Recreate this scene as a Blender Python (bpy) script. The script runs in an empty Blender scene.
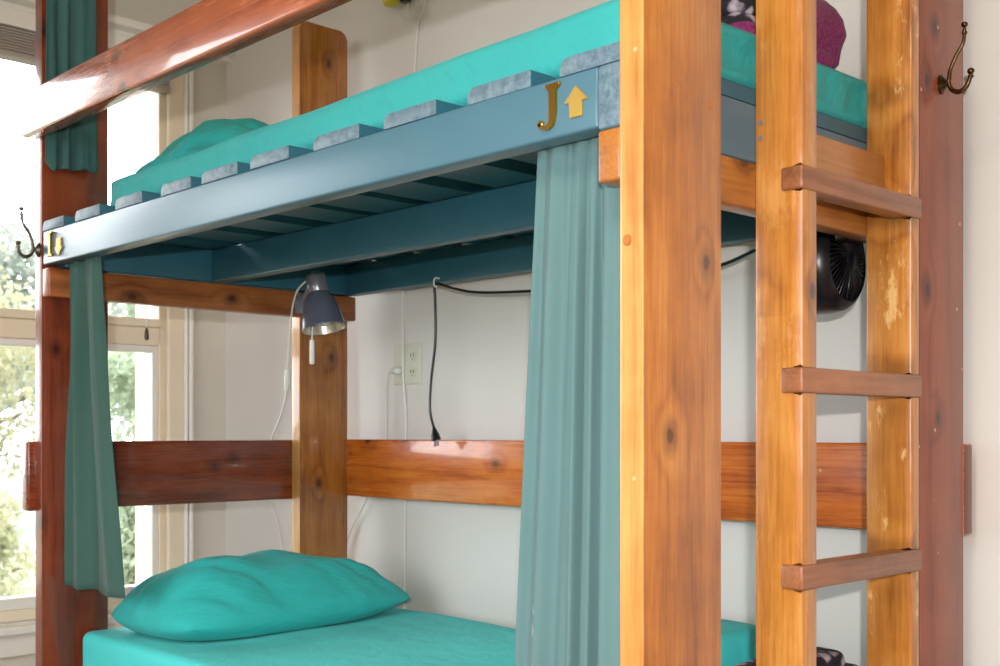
import bpy, bmesh, math, random
from math import sin, cos, pi, radians as R
from mathutils import Vector as V, Matrix, noise

random.seed(7)
scn = bpy.context.scene
COL = scn.collection
FLOOR = -0.95                      # the camera height is z = 0

# ------------------------------------------------------------------ materials
def srgb(r, g, b):
    f = lambda c: (c/255/12.92) if c/255 <= .04045 else ((c/255+.055)/1.055)**2.4
    return (f(r), f(g), f(b), 1)

class NT:
    def __init__(s, name):
        s.m = bpy.data.materials.new(name); s.m.use_nodes = True
        s.t = s.m.node_tree; s.t.nodes.clear()
        s.out = s.n('ShaderNodeOutputMaterial')
        s.b = s.n('ShaderNodeBsdfPrincipled')
        s.l(s.b.outputs[0], s.out.inputs[0])
    def n(s, t, **k):
        x = s.t.nodes.new(t)
        for a, v in k.items(): setattr(x, a, v)
        return x
    def l(s, a, b): s.t.links.new(a, b)
    def val(s, sock, v):
        if hasattr(v, 'default_value') or hasattr(v, 'is_linked'): s.l(v, sock)
        else: sock.default_value = v
    def math(s, op, a, b=0.0, c=None):
        x = s.n('ShaderNodeMath', operation=op)
        s.val(x.inputs[0], a); s.val(x.inputs[1], b)
        if c is not None: s.val(x.inputs[2], c)
        return x.outputs[0]
    def coord(s, scale=(1, 1, 1), loc=(0, 0, 0), rot=(0, 0, 0)):
        tc = s.n('ShaderNodeTexCoord'); mp = s.n('ShaderNodeMapping')
        mp.inputs['Scale'].default_value = scale; mp.inputs['Location'].default_value = loc
        mp.inputs['Rotation'].default_value = rot
        s.l(tc.outputs['Object'], mp.inputs[0]); return mp.outputs[0]
    def noise(s, vec, scale, detail=3, rough=.5, dist=0):
        x = s.n('ShaderNodeTexNoise'); s.l(vec, x.inputs['Vector'])
        x.inputs['Scale'].default_value = scale; x.inputs['Detail'].default_value = detail
        x.inputs['Roughness'].default_value = rough; x.inputs['Distortion'].default_value = dist
        return x.outputs[0]
    def ramp(s, fac, *stops):
        x = s.n('ShaderNodeValToRGB'); s.l(fac, x.inputs[0]); e = x.color_ramp.elements
        while len(e) < len(stops): e.new(.5)
        for q, (p, c) in zip(e, stops):
            q.position = p; q.color = c if len(c) == 4 else (*c, 1)
        return x.outputs[0]
    def rng(s, v, a, b, c, d):
        x = s.n('ShaderNodeMapRange', interpolation_type='SMOOTHSTEP'); s.val(x.inputs[0], v)
        for i, q in enumerate((a, b, c, d)): x.inputs[i+1].default_value = q
        return x.outputs[0]
    def mix(s, f, a, b, mode='MIX'):
        x = s.n('ShaderNodeMix', data_type='RGBA', blend_type=mode)
        s.val(x.inputs[0], f); s.val(x.inputs[6], a); s.val(x.inputs[7], b)
        return x.outputs[2]
    def bump(s, h, strength=.2, dist=.01):
        x = s.n('ShaderNodeBump'); x.inputs['Strength'].default_value = strength
        x.inputs['Distance'].default_value = dist
        s.l(h, x.inputs['Height']); s.l(x.outputs[0], s.b.inputs['Normal'])
    def set(s, **k):
        for a, v in k.items(): s.val(s.b.inputs[a.replace('_', ' ')], v)
        return s.m

def wood(name, dark, mid, light, axis, thick='X', rough=.32, coat=.5, seed=0., knots=1., ring=9., worn=0.):
    t = NT(name); sc = [1, 1, 1]; sc['XYZ'.index(axis)] = .05
    v = t.coord(tuple(sc), (seed*3.1, seed*1.7, seed*2.3))
    across = ({'X', 'Y', 'Z'}-{axis, thick}).pop()
    sx = t.n('ShaderNodeSeparateXYZ'); t.l(t.coord((1, 1, 1), (seed*1.3, seed*2.9, seed*.7)), sx.inputs[0])
    cx = t.n('ShaderNodeCombineXYZ'); t.l(sx.outputs[across], cx.inputs[0]); t.l(t.math('MULTIPLY', sx.outputs[axis], .66), cx.inputs[1])
    kv = cx.outputs[0]
    vo = t.n('ShaderNodeTexVoronoi', voronoi_dimensions='2D'); t.l(kv, vo.inputs['Vector']); vo.inputs['Scale'].default_value = 6.5
    ksep = t.n('ShaderNodeSeparateColor'); t.l(vo.outputs['Color'], ksep.inputs[0])
    gate = t.math('MULTIPLY', t.math('GREATER_THAN', ksep.outputs[0], .25), knots)
    kd = t.math('ADD', vo.outputs['Distance'], t.math('MULTIPLY', t.math('SUBTRACT', t.noise(kv, 60, 3), .5), .05))
    near = t.math('MULTIPLY', t.rng(kd, .02, .3, 1, 0), gate)
    n2 = t.noise(v, 7, 2, .45, .3)
    g = t.math('ADD', t.math('MULTIPLY', n2, ring), t.math('MULTIPLY', near, .9))
    sn = t.math('ADD', t.math('MULTIPLY', t.math('SINE', t.math('MULTIPLY', g, 6.283)), .5), .5)
    rings = t.math('POWER', sn, .45)
    fine = t.noise(v, 170, 5, .65)
    blot = t.noise(t.coord((1, 1, 1), (seed, 4, seed)), 5.5, 5, .6)
    f = t.math('ADD', t.math('MULTIPLY', rings, .15), t.math('ADD', t.math('MULTIPLY', fine, .46), t.math('MULTIPLY', blot, .50)))
    col = t.ramp(f, (.40, srgb(*dark)), (.60, srgb(*mid)), (.84, srgb(*light)))
    kc = (dark[0]*.56, dark[1]*.42, dark[2]*.5)
    col = t.mix(t.math('MULTIPLY', t.rng(kd, .05, .16, 1, 0), t.math('MULTIPLY', gate, .6)), col, srgb(*tuple(c*.72 for c in dark)))
    col = t.mix(t.math('MULTIPLY', t.rng(kd, .03, .06, 1, 0), t.math('MINIMUM', t.math('MULTIPLY', gate, .9), 1.0)), col, srgb(*kc))
    # small pale dents and chips in the varnish
    dv = t.n('ShaderNodeTexVoronoi'); t.l(t.coord((1, 1, 1), (seed, 1, 2)), dv.inputs['Vector']); dv.inputs['Scale'].default_value = 24
    sep = t.n('ShaderNodeSeparateColor'); t.l(dv.outputs['Color'], sep.inputs[0])
    chip = t.math('MULTIPLY', t.rng(t.math('ADD', dv.outputs['Distance'], t.math('MULTIPLY', fine, .08)), .10, .13, 1, 0), t.math('GREATER_THAN', sep.outputs[0], .88))
    col = t.mix(t.math('MULTIPLY', chip, .65), col, srgb(238, 190, 150))
    if worn:
        w = t.rng(t.noise(t.coord((1, 1, .4), (seed, 3, 1)), 16, 7, .72), .56, .64, 0, 1)
        col = t.mix(t.math('MULTIPLY', w, worn), col, srgb(240, 204, 140))
        w = t.rng(t.noise(t.coord((1, 1, .5), (seed, 8, 1)), 11, 7, .72), .58, .66, 0, 1)
        col = t.mix(t.math('MULTIPLY', w, worn), col, srgb(140, 82, 26))
    t.bump(t.math('ADD', rings, t.math('MULTIPLY', fine, 1.2)), .10, .002)
    rg = t.math('ADD', t.math('MULTIPLY', fine, .18), rough-.09)
    return t.set(Base_Color=col, Roughness=rg, Coat_Weight=coat, Coat_Roughness=.05)

def stretch(t, vec, scale):
    mp = t.n('ShaderNodeMapping'); mp.inputs['Scale'].default_value = scale; t.l(vec, mp.inputs[0]); return mp.outputs[0]
def cloth(name, c1, c2, weave=900, marks=(), bump=.25, wr=None, trans=0., sheen=.04, rough=.85, wrs=.6):
    t = NT(name); v = t.coord()
    n = t.noise(v, 6, 4, .6); col = t.mix(n, srgb(*c1), srgb(*c2))
    for (mx_, mz_, mr_) in marks:
        sp = t.n('ShaderNodeSeparateXYZ'); t.l(v, sp.inputs[0])
        dd = t.math('SQRT', t.math('ADD', t.math('POWER', t.math('SUBTRACT', sp.outputs[0], mx_), 2), t.math('POWER', t.math('SUBTRACT', sp.outputs[2], mz_), 2)))
        dd = t.math('ADD', dd, t.math('MULTIPLY', t.math('SUBTRACT', t.noise(v, 160, 3), .5), .016))
        col = t.mix(t.rng(dd, mr_*.5, mr_, .5, 0), col, srgb(196, 200, 190))
    h = t.noise(v, weave, 2)
    if wr:
        w = t.noise(stretch(t, t.coord((1, 1, 1), (0, 0, 0), wr[1]), wr[0]), wr[2], 4, .55, .15)
        h = t.math('ADD', t.math('MULTIPLY', h, .04), t.math('MULTIPLY', w, 1.0)); t.bump(h, wrs, .018)
    else: t.bump(h, bump, .001)
    t.set(Base_Color=col, Roughness=rough, Sheen_Weight=sheen)
    if trans:
        tr = t.n('ShaderNodeBsdfTranslucent'); t.l(col, tr.inputs[0])
        mx = t.n('ShaderNodeMixShader'); mx.inputs[0].default_value = trans
        t.l(t.b.outputs[0], mx.inputs[1]); t.l(tr.outputs[0], mx.inputs[2]); t.l(mx.outputs[0], t.out.inputs[0])
    return t.m

def plain(name, c, rough=.5, metal=0., spec=.5, nz=0., scale=40, bump=0.):
    t = NT(name); v = t.coord(); n = t.noise(v, scale, 4)
    c = srgb(*c); d = tuple(max(0, q*(1-nz)) for q in c[:3])+(1,)
    if bump: t.bump(n, bump, .002)
    return t.set(Base_Color=t.mix(n, d, c), Roughness=rough, Metallic=metal, Specular_IOR_Level=spec)

def paint_blue(name, axis, c1, c2, rough=.36):
    t = NT(name); sc = [1, 1, 1]; sc['XYZ'.index(axis)] = .06
    v = t.coord(tuple(sc)); s = t.noise(v, 90, 4, .6); b = t.noise(t.coord(), 7, 3)
    col = t.mix(t.math('ADD', t.math('MULTIPLY', s, .5), t.math('MULTIPLY', b, .5)), srgb(*c1), srgb(*c2))
    dv = t.n('ShaderNodeTexVoronoi'); t.l(t.coord(), dv.inputs['Vector']); dv.inputs['Scale'].default_value = 15
    sep = t.n('ShaderNodeSeparateColor'); t.l(dv.outputs['Color'], sep.inputs[0])
    nick = t.math('MULTIPLY', t.rng(dv.outputs['Distance'], .05, .07, 1, 0), t.math('GREATER_THAN', sep.outputs[1], .93))
    col = t.mix(t.math('MULTIPLY', nick, .8), col, srgb(30, 40, 50))
    t.bump(s, .12, .002)
    return t.set(Base_Color=col, Roughness=rough)

M = {}
PINE = ((124, 67, 16), (169, 101, 36), (200, 140, 66))
PINEY = ((132, 74, 20), (176, 112, 42), (208, 150, 76))
BACKP = ((122, 64, 14), (164, 100, 34), (194, 131, 58))
CEDAR = ((150, 64, 14), (198, 103, 30), (224, 139, 58))
RED = ((112, 48, 26), (140, 70, 44), (162, 92, 62))
DARKR = ((86, 32, 12), (116, 48, 20), (142, 68, 30))
GUARD = ((130, 56, 26), (164, 82, 42), (186, 104, 60))
M['near'] = wood('varnished pine', *PINE, 'Z', seed=1.3, knots=.9, ring=5)
M['lit_edge'] = wood('pine with lit edge tone', (172, 112, 54), (202, 146, 80), (218, 170, 104), 'Z', seed=1.3, knots=.2, ring=5)  # paler copy of the pine, window and flash light put into its colour
M['string'] = wood('worn yellow pine', *PINEY, 'Z', seed=4.1, worn=.55, ring=6)
M['string2'] = wood('yellow pine', *PINEY, 'Z', seed=9.4, worn=.15, ring=6)
M['right'] = wood('red brown stained pine', *RED, 'Z', seed=6.7, ring=5, rough=.42, coat=.25)
M['backp'] = wood('orange pine', *BACKP, 'Z', seed=2.6, ring=6, rough=.3)
M['leftp'] = wood('dark red stained pine', *DARKR, 'Z', seed=3.9, ring=5, rough=.34)
M['cedar'] = wood('orange cedar', *CEDAR, 'X', 'Y', seed=5.2, ring=8, rough=.28)
M['cedary'] = wood('dark cedar', *DARKR, 'Y', seed=7.7, ring=7, rough=.28)
M['beam'] = wood('brown cedar', (112, 58, 22), (150, 86, 40), (178, 112, 60), 'Y', seed=8.2, ring=6, rough=.38, coat=.2)
M['beamn'] = wood('orange beam', (122, 68, 26), (166, 104, 44), (190, 128, 68), 'Y', seed=3.3, ring=6, rough=.36, coat=.3)
M['guard'] = wood('red brown glossy board', *GUARD, 'X', 'Y', seed=2.2, ring=5, rough=.26, coat=.7)
M['rung'] = wood('walnut brown wood', (104, 60, 34), (142, 88, 54), (168, 112, 74), 'Y', seed=1.9, ring=7, rough=.42, coat=.25, knots=.4)
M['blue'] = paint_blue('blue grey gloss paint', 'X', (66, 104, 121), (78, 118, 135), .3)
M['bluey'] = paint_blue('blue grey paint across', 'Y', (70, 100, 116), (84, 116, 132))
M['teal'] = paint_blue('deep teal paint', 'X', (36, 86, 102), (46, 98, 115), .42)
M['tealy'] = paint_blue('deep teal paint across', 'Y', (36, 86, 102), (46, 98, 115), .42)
def endgrain():
    t = NT('rough painted end grain'); v = t.coord()
    n = t.noise(v, 70, 6, .7); col = t.ramp(n, (.34, srgb(66, 92, 108)), (.66, srgb(112, 136, 150)))
    t.bump(n, .35, .003); return t.set(Base_Color=col, Roughness=.5)
M['endg'] = endgrain()
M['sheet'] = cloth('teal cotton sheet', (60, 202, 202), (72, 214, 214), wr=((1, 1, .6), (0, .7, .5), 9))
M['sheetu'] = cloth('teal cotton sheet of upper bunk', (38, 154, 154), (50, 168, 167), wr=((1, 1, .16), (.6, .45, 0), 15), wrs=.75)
M['pillow'] = cloth('teal pillowcase', (32, 168, 167), (46, 182, 180), wr=((1, .16, .8), (.1, .1, .3), 13), wrs=.85)
M['curtain'] = cloth('sage teal curtain', (92, 129, 132), (105, 142, 144), marks=((-.052, .346, .008), (-.054, .318, .010)), trans=.25, sheen=.05)
M['curtd'] = cloth('grey green curtain', (58, 96, 89), (70, 108, 100), trans=.25, sheen=.05)
M['curtu'] = cloth('slate teal curtain', (58, 104, 104), (72, 118, 116), trans=.3, sheen=.05)
M['wall'] = plain('painted wall', (216, 213, 209), .6, nz=.03, scale=9, bump=.04)
M['wallw'] = plain('window wall paint', (212, 208, 198), .55, nz=.03, scale=9)
M['ceil'] = plain('pine ceiling', (172, 142, 104), .8, nz=.02)
M['frame'] = plain('cream window paint', (238, 224, 200), .38, nz=.05, scale=14)
M['white'] = plain('white gloss paint', (236, 234, 228), .32, nz=.02)
M['vinyl'] = plain('white vinyl', (214, 213, 206), .35)
M['ivory'] = plain('ivory plastic', (208, 208, 192), .38)
M['blind'] = plain('grey blind slat', (176, 166, 158), .5, nz=.08)
M['steel'] = plain('brushed grey steel', (150, 152, 162), .3, .55, nz=.15, scale=60)
M['steeld'] = plain('dark lamp enamel', (106, 110, 128), .26, .3, nz=.1)
M['chrome'] = plain('lamp inner reflector', (210, 206, 190), .25, .7)
M['black'] = plain('black plastic', (20, 20, 26), .32, nz=.1)
M['dark'] = plain('slot black', (12, 12, 12), .6)
M['bronze'] = plain('antique bronze', (98, 76, 50), .3, 1, nz=.35, scale=50)
M['pewter'] = plain('dull pewter', (104, 98, 90), .36, 1, nz=.2, scale=50)
M['brass'] = plain('polished brass', (212, 168, 74), .22, 1, nz=.1)
M['brassl'] = plain('yellow brass plate', (222, 186, 96), .35, .75, nz=.06)
M['yellow'] = plain('yellow plastic', (214, 196, 40), .45)
M['brick'] = None
def brick():
    t = NT('exterior brick'); v = t.coord((1, 1, 1), (0, 0, 0), (0, R(90), 0))
    b = t.n('ShaderNodeTexBrick'); t.l(t.coord((1, 1, 1), (0, 0, 0), (R(90), 0, 0)), b.inputs['Vector'])
    b.inputs['Scale'].default_value = 4.5
    b.inputs['Color1'].default_value = srgb(222, 184, 172); b.inputs['Color2'].default_value = srgb(228, 196, 184)
    b.inputs['Mortar'].default_value = srgb(230, 212, 204)
    return t.set(Base_Color=b.outputs[0], Roughness=.9)
M['brick'] = brick()
def floorm():
    t = NT('floor boards'); v = t.coord((1, .12, 1)); n = t.noise(v, 9, 4)
    return t.set(Base_Color=t.ramp(n, (.3, srgb(150, 118, 88)), (.7, srgb(182, 150, 116))), Roughness=.45)
M['floor'] = floorm()
def quiltm():
    t = NT('black and white floral print'); v = t.coord()
    vo = t.n('ShaderNodeTexVoronoi'); wv = t.n('ShaderNodeVectorMath', operation='ADD')
    nz = t.n('ShaderNodeTexNoise'); t.l(v, nz.inputs['Vector']); nz.inputs['Scale'].default_value = 30
    sc = t.n('ShaderNodeVectorMath', operation='SCALE'); t.l(nz.outputs['Color'], sc.inputs[0]); sc.inputs[3].default_value = .03
    t.l(v, wv.inputs[0]); t.l(sc.outputs[0], wv.inputs[1]); t.l(wv.outputs[0], vo.inputs['Vector'])
    vo.inputs['Scale'].default_value = 26
    f = t.math('ADD', vo.outputs['Distance'], t.math('MULTIPLY', t.math('SUBTRACT', t.noise(v, 60, 3), .5), .35))
    col = t.ramp(f, (.22, srgb(196, 184, 190)), (.36, srgb(136, 126, 138)), (.44, srgb(40, 36, 46)), (.75, srgb(20, 18, 26)))
    t.bump(t.noise(v, 25, 3), .35, .01); return t.set(Base_Color=col, Roughness=.9)
M['quilt'] = quiltm()
def purple():
    t = NT('plum quilted velour'); v = t.coord(); n = t.noise(v, 160, 3, .7)
    col = t.ramp(n, (.3, srgb(92, 12, 62)), (.75, srgb(160, 52, 122)))
    t.bump(t.noise(v, 20, 3), .4, .01); return t.set(Base_Color=col, Roughness=.9, Sheen_Weight=.08)
M['purple'] = purple()
def glassm():
    t = NT('window pane glass'); tr = t.n('ShaderNodeBsdfTransparent'); gl = t.n('ShaderNodeBsdfGlossy'); gl.inputs['Roughness'].default_value = .02
    fr = t.n('ShaderNodeFresnel'); fr.inputs[0].default_value = 1.45; mx = t.n('ShaderNodeMixShader')
    t.l(fr.outputs[0], mx.inputs[0]); t.l(tr.outputs[0], mx.inputs[1]); t.l(gl.outputs[0], mx.inputs[2]); t.l(mx.outputs[0], t.out.inputs[0])
    return t.m
M['glass'] = glassm()
def leafm(name, a, b):
    t = NT(name); n = t.noise(t.coord(), 2.2, 4); col = t.mix(n, srgb(*a), srgb(*b))
    t.set(Base_Color=col, Roughness=.6); tr = t.n('ShaderNodeBsdfTranslucent'); t.l(col, tr.inputs[0])
    mx = t.n('ShaderNodeMixShader'); mx.inputs[0].default_value = .45
    t.l(t.b.outputs[0], mx.inputs[1]); t.l(tr.outputs[0], mx.inputs[2]); t.l(mx.outputs[0], t.out.inputs[0]); return t.m
M['leafy'] = leafm('yellow green leaves', (152, 152, 120), (166, 163, 130))
M['leafg'] = leafm('mid green leaves', (128, 142, 118), (144, 156, 130))
M['leafp'] = leafm('grey green leaves', (138, 145, 134), (150, 156, 144))
M['bark'] = plain('tree bark', (110, 96, 80), .9, nz=.3, scale=20)
M['lawn'] = plain('dry lawn', (122, 118, 88), .95, nz=.3, scale=3)
M['road'] = plain('pale asphalt', (112, 114, 116), .9, nz=.12, scale=5)

# ------------------------------------------------------------------ object helpers
def base_of(p):
    l = V((0, 0, 0))
    while p is not None: l += p.location; p = p.parent
    return l
def put(name, bm, mat, parent=None, smooth=False, origin=None, mats=None):
    me = bpy.data.meshes.new(name)
    bmesh.ops.recalc_face_normals(bm, faces=bm.faces)
    bm.to_mesh(me); bm.free()
    o = bpy.data.objects.new(name, me); COL.objects.link(o)
    b = base_of(parent)
    if parent is None:
        if origin is None:
            xs = [v.co for v in me.vertices]
            lo = V([min(c[i] for c in xs) for i in range(3)]); hi = V([max(c[i] for c in xs) for i in range(3)])
            b = V(((lo.x+hi.x)/2, (lo.y+hi.y)/2, lo.z))
        else: b = V(origin)
        o.location = b
    else: o.parent = parent
    me.transform(Matrix.Translation(-b))
    for m in (mats or [mat]): me.materials.append(m)
    if smooth:
        for p in me.polygons: p.use_smooth = True
        if smooth != 'all':
            me.set_sharp_from_angle(angle=R(38))
    return o
def tag(o, label=None, cat=None, group=None, kind=None):
    for k, v in (('label', label), ('category', cat), ('group', group), ('kind', kind)):
        if v: o[k] = v
    return o
def thing(name, loc, label, cat, group=None):
    o = bpy.data.objects.new(name, None); COL.objects.link(o); o.location = loc; o.empty_display_size = .1
    return tag(o, label, cat, group)
def struct(o): o['kind'] = 'structure'; return o

# ------------------------------------------------------------------ mesh helpers
def bev(bm, geom_edges, r, seg=2):
    if r > 0: bmesh.ops.bevel(bm, geom=geom_edges, offset=r, segments=seg, profile=.5, affect='EDGES', clamp_overlap=True)
def box(x0, x1, y0, y1, z0, z1, r=.004, seg=2, bm=None):
    nb = bmesh.new()
    bmesh.ops.create_cube(nb, size=1)
    for v in nb.verts:
        v.co = V((x0+(v.co.x+.5)*(x1-x0), y0+(v.co.y+.5)*(y1-y0), z0+(v.co.z+.5)*(z1-z0)))
    bev(nb, nb.edges[:], r, seg)
    if bm is None: return nb
    return merge(bm, nb)
def merge(a, b):
    me = bpy.data.meshes.new('tmp'); b.to_mesh(me); b.free(); a.from_mesh(me); bpy.data.meshes.remove(me); return a
def prism(poly, axis, a0, a1, r=0, seg=2, bm=None):
    """poly: list of 2D points in the plane across axis (X: (y,z); Y: (x,z); Z: (x,y))"""
    nb = bmesh.new()
    def P(p, a): return {'X': (a, p[0], p[1]), 'Y': (p[0], a, p[1]), 'Z': (p[0], p[1], a)}[axis]
    A = [nb.verts.new(P(p, a0)) for p in poly]; B = [nb.verts.new(P(p, a1)) for p in poly]
    n = len(poly); fa = nb.faces.new(A); fb = nb.faces.new(B[::-1])
    for i in range(n): nb.faces.new((A[i], A[(i+1) % n], B[(i+1) % n], B[i]))
    if r: bev(nb, list(fa.edges)+list(fb.edges), r, seg)
    return nb if bm is None else merge(bm, nb)
def rrect(x0, x1, y0, y1, rs, n=6):
    """rounded rectangle; rs = radius of corners (x0y0, x1y0, x1y1, x0y1)"""
    out = []
    for (cx, cy, a0, r, sx, sy) in ((x0, y0, pi, rs[0], 1, 1), (x1, y0, 1.5*pi, rs[1], -1, 1), (x1, y1, 0, rs[2], -1, -1), (x0, y1, .5*pi, rs[3], 1, -1)):
        if r <= 0: out.append((cx, cy)); continue
        for i in range(n+1):
            a = a0+i/n*pi/2; out.append((cx+sx*r+r*cos(a), cy+sy*r+r*sin(a)))
    return out
def catmull(pts, n=8):
    pts = [V(p) for p in pts]; out = []
    for i in range(len(pts)-1):
        p0 = pts[max(i-1, 0)]; p1 = pts[i]; p2 = pts[i+1]; p3 = pts[min(i+2, len(pts)-1)]
        for k in range(n):
            t = k/n
            out.append(.5*((2*p1)+(p2-p0)*t+(2*p0-5*p1+4*p2-p3)*t*t+(3*p1-p0-3*p2+p3)*t**3))
    out.append(pts[-1]); return out
def tube(pts, r, seg=8, bm=None, smooth=True, n=8):
    """r: a radius or a list over the control points"""
    bm = bm or bmesh.new(); P = catmull(pts, n) if smooth else [V(p) for p in pts]
    m = len(P); prev = None; up = V((.31, .17, .93))
    def rad(i):
        if not isinstance(r, (list, tuple)): return r
        t = i/(m-1)*(len(r)-1); k = min(int(t), len(r)-2); return r[k]+(r[k+1]-r[k])*(t-k)
    nrm = None
    for i, p in enumerate(P):
        d = (P[min(i+1, m-1)]-P[max(i-1, 0)]).normalized()
        if nrm is None: nrm = d.cross(up); nrm = nrm.normalized() if nrm.length > 1e-3 else d.orthogonal().normalized()
        else:
            nrm = (nrm-d*nrm.dot(d)).normalized()
        b = d.cross(nrm); rr = rad(i)
        ring = [bm.verts.new(p+(nrm*cos(2*pi*k/seg)+b*sin(2*pi*k/seg))*rr) for k in range(seg)]
        if prev:
            for k in range(seg): bm.faces.new((prev[k], prev[(k+1) % seg], ring[(k+1) % seg], ring[k]))
        else: bm.faces.new(ring[::-1])
        prev = ring
    bm.faces.new(prev); return bm
def lathe(prof, org, axis, seg=28, bm=None, cap0=True, cap1=True):
    """prof: (distance along axis, radius)"""
    bm = bm or bmesh.new(); ax = V(axis).normalized(); u = ax.orthogonal().normalized(); w = ax.cross(u); o = V(org); prev = None
    for i, (h, r) in enumerate(prof):
        ring = [bm.verts.new(o+ax*h+(u*cos(2*pi*k/seg)+w*sin(2*pi*k/seg))*r) for k in range(seg)]
        if prev:
            for k in range(seg): bm.faces.new((prev[k], prev[(k+1) % seg], ring[(k+1) % seg], ring[k]))
        elif cap0: bm.faces.new(ring[::-1])
        prev = ring
    if cap1: bm.faces.new(prev)
    return bm
def ball(c, r, bm=None, s=(1, 1, 1)):
    nb = bmesh.new(); bmesh.ops.create_uvsphere(nb, u_segments=14, v_segments=9, radius=r)
    for v in nb.verts: v.co = V((v.co.x*s[0], v.co.y*s[1], v.co.z*s[2]))+V(c)
    return nb if bm is None else merge(bm, nb)
def grid(fn, nu, nv, bm=None, closed=False):
    bm = bm or bmesh.new()
    g = [[bm.verts.new(fn(i/(nu), j/(nv))) for j in range(nv+1)] for i in range(nu+1)]
    for i in range(nu):
        for j in range(nv): bm.faces.new((g[i][j], g[i+1][j], g[i+1][j+1], g[i][j+1]))
    return bm
def slab(x0, x1, y0, y1, z0, z1, r, e, disp=None, step=.03, crown=.0, rs=None):
    """soft rounded slab such as a mattress: plan corner radius r, edge rounding e, disp(p, n) pushes the surface"""
    bm = bmesh.new(); rs = rs or (r, r, r, r)
    def ring(ins, z):
        rr = [max(q-ins, .004) for q in rs]
        pts = rrect(x0+ins, x1-ins, y0+ins, y1-ins, rr, 8); out = []
        for i, p in enumerate(pts):
            q = pts[(i+1) % len(pts)]; d = math.dist(p, q); k = ksub[i]
            for s in range(k): out.append((p[0]+(q[0]-p[0])*s/k, p[1]+(q[1]-p[1])*s/k, z))
        return out
    pts0 = rrect(x0, x1, y0, y1, rs, 8)
    ksub = [max(1, int(math.dist(p, pts0[(i+1) % len(pts0)])/step)) for i, p in enumerate(pts0)]
    prof = []
    for k in range(6): a = k/5*pi/2; prof.append((e*(1-sin(a)), z0+e*(1-cos(a))))
    nz = max(2, int((z1-z0-2*e)/step))
    for k in range(1, nz): prof.append((0, z0+e+(z1-z0-2*e)*k/nz))
    for k in range(6): a = k/5*pi/2; prof.append((e*(1-cos(a)), z1-e+e*sin(a)))
    w = min(x1-x0, y1-y0)/2; k = 1
    ins = e
    while ins+.05 < w-.01:
        ins += .05; prof.append((ins, z1+crown*(1-(1-ins/w)**2)))
    prev = None; first = None
    for ins, z in prof:
        rg = ring(ins, z); vs = [bm.verts.new(p) for p in rg]; n = len(vs)
        if prev:
            for i in range(n): bm.faces.new((prev[i], prev[(i+1) % n], vs[(i+1) % n], vs[i]))
        else: first = vs
        prev = vs
    bm.faces.new(prev); bm.faces.new(first[::-1])
    if disp:
        bm.normal_update()
        new = [v.co+v.normal*disp(v.co, v.normal) for v in bm.verts]
        for v, c in zip(bm.verts, new): v.co = c
    return bm
def pillow_mesh(c, lx, ly, h, rot=0, seed=0, wr=.012, droop=.25, n=84, skew=0):
    cx, cy, cz = c; bm = bmesh.new(); ca, sa = cos(rot), sin(rot)
    def P(a, b, top):
        t = max(0, (1-abs(a)**2.4))**.6*max(0, (1-abs(b)**2.8))**.6
        t *= 1-skew*max(0, b)**1.5
        pin = 1-.13*b**4; pin2 = 1-.09*a**4
        x, y = a*lx/2*pin, b*ly/2*pin2
        z = h*droop*(1-.0)+(h*(1-droop)*t if top else -h*droop*min(1, t*2.2))
        if not top: z = max(z, 0)
        else:
            q = V((x*5+seed, y*5, seed))
            ridge = abs(noise.noise(V((x*7+y*2.2+seed, y*2.6-x, seed))))
            z += wr*(noise.noise(q*1.2)*1.2-ridge*1.3)*min(1, t*2)
            z += wr*.42*(.30-abs(noise.noise(V((x*24+y*5+seed, y*4.5+2, seed)))))*min(1, t*2)
            # pulls that run in from the corners
            z -= wr*.8*max(0, sin(13*(a-b)+4*noise.noise(q)))*abs(a*b)*t*2
        return V((cx+x*ca-y*sa, cy+x*sa+y*ca, cz+z))
    for top in (True, False):
        grid(lambda i, j: P(2*i-1, 2*j-1, top), n, n, bm)
    bmesh.ops.remove_doubles(bm, verts=bm.verts[:], dist=.0003)
    return bm
def curtain_mesh(ax, top, bot, zt, zb, depth, nf, off, seed=0, nu=110, nv=40, flare=.9, hemz=.0, top_amp=.35):
    """ax 'X' or 'Y': the direction it spans; top/bot: (a0, a1) extents at top and bottom; off: position across"""
    bm = bmesh.new()
    def fn(i, j):
        s = i; t = j
        a0 = top[0]+(bot[0]-top[0])*t**flare; a1 = top[1]+(bot[1]-top[1])*t**flare
        ph = 2*pi*nf*s+seed+1.5*sin(2*pi*s*1.3+seed)+.9*noise.noise(V((s*4, t*1.5, seed)))
        amp = depth*(.7+.5*noise.noise(V((s*3+seed, t*.8, 1))))*(top_amp+(1-top_amp)*min(1, t*4))
        d = amp*(.75*sin(ph)+.3*sin(1.73*ph+seed)+.22*sin(3.1*ph+2)*(1-t)**3+.16*noise.noise(V((s*14, t*2.5, seed))))*(-1 if ax == 'X' else 1)
        a = a0+(a1-a0)*(s+.02*sin(ph)*min(1, t*6))
        z = zt+(zb-zt)*t+(.0012*sin(ph)+hemz*noise.noise(V((s*5, 3, seed))))*t
        return V((a, off+d, z)) if ax == 'X' else V((off+d, a, z))
    return grid(fn, nu, nv, bm)
def thicken(o, th=.002):
    m = o.modifiers.new('thickness', 'SOLIDIFY'); m.thickness = th; m.offset = 0; return o

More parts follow.
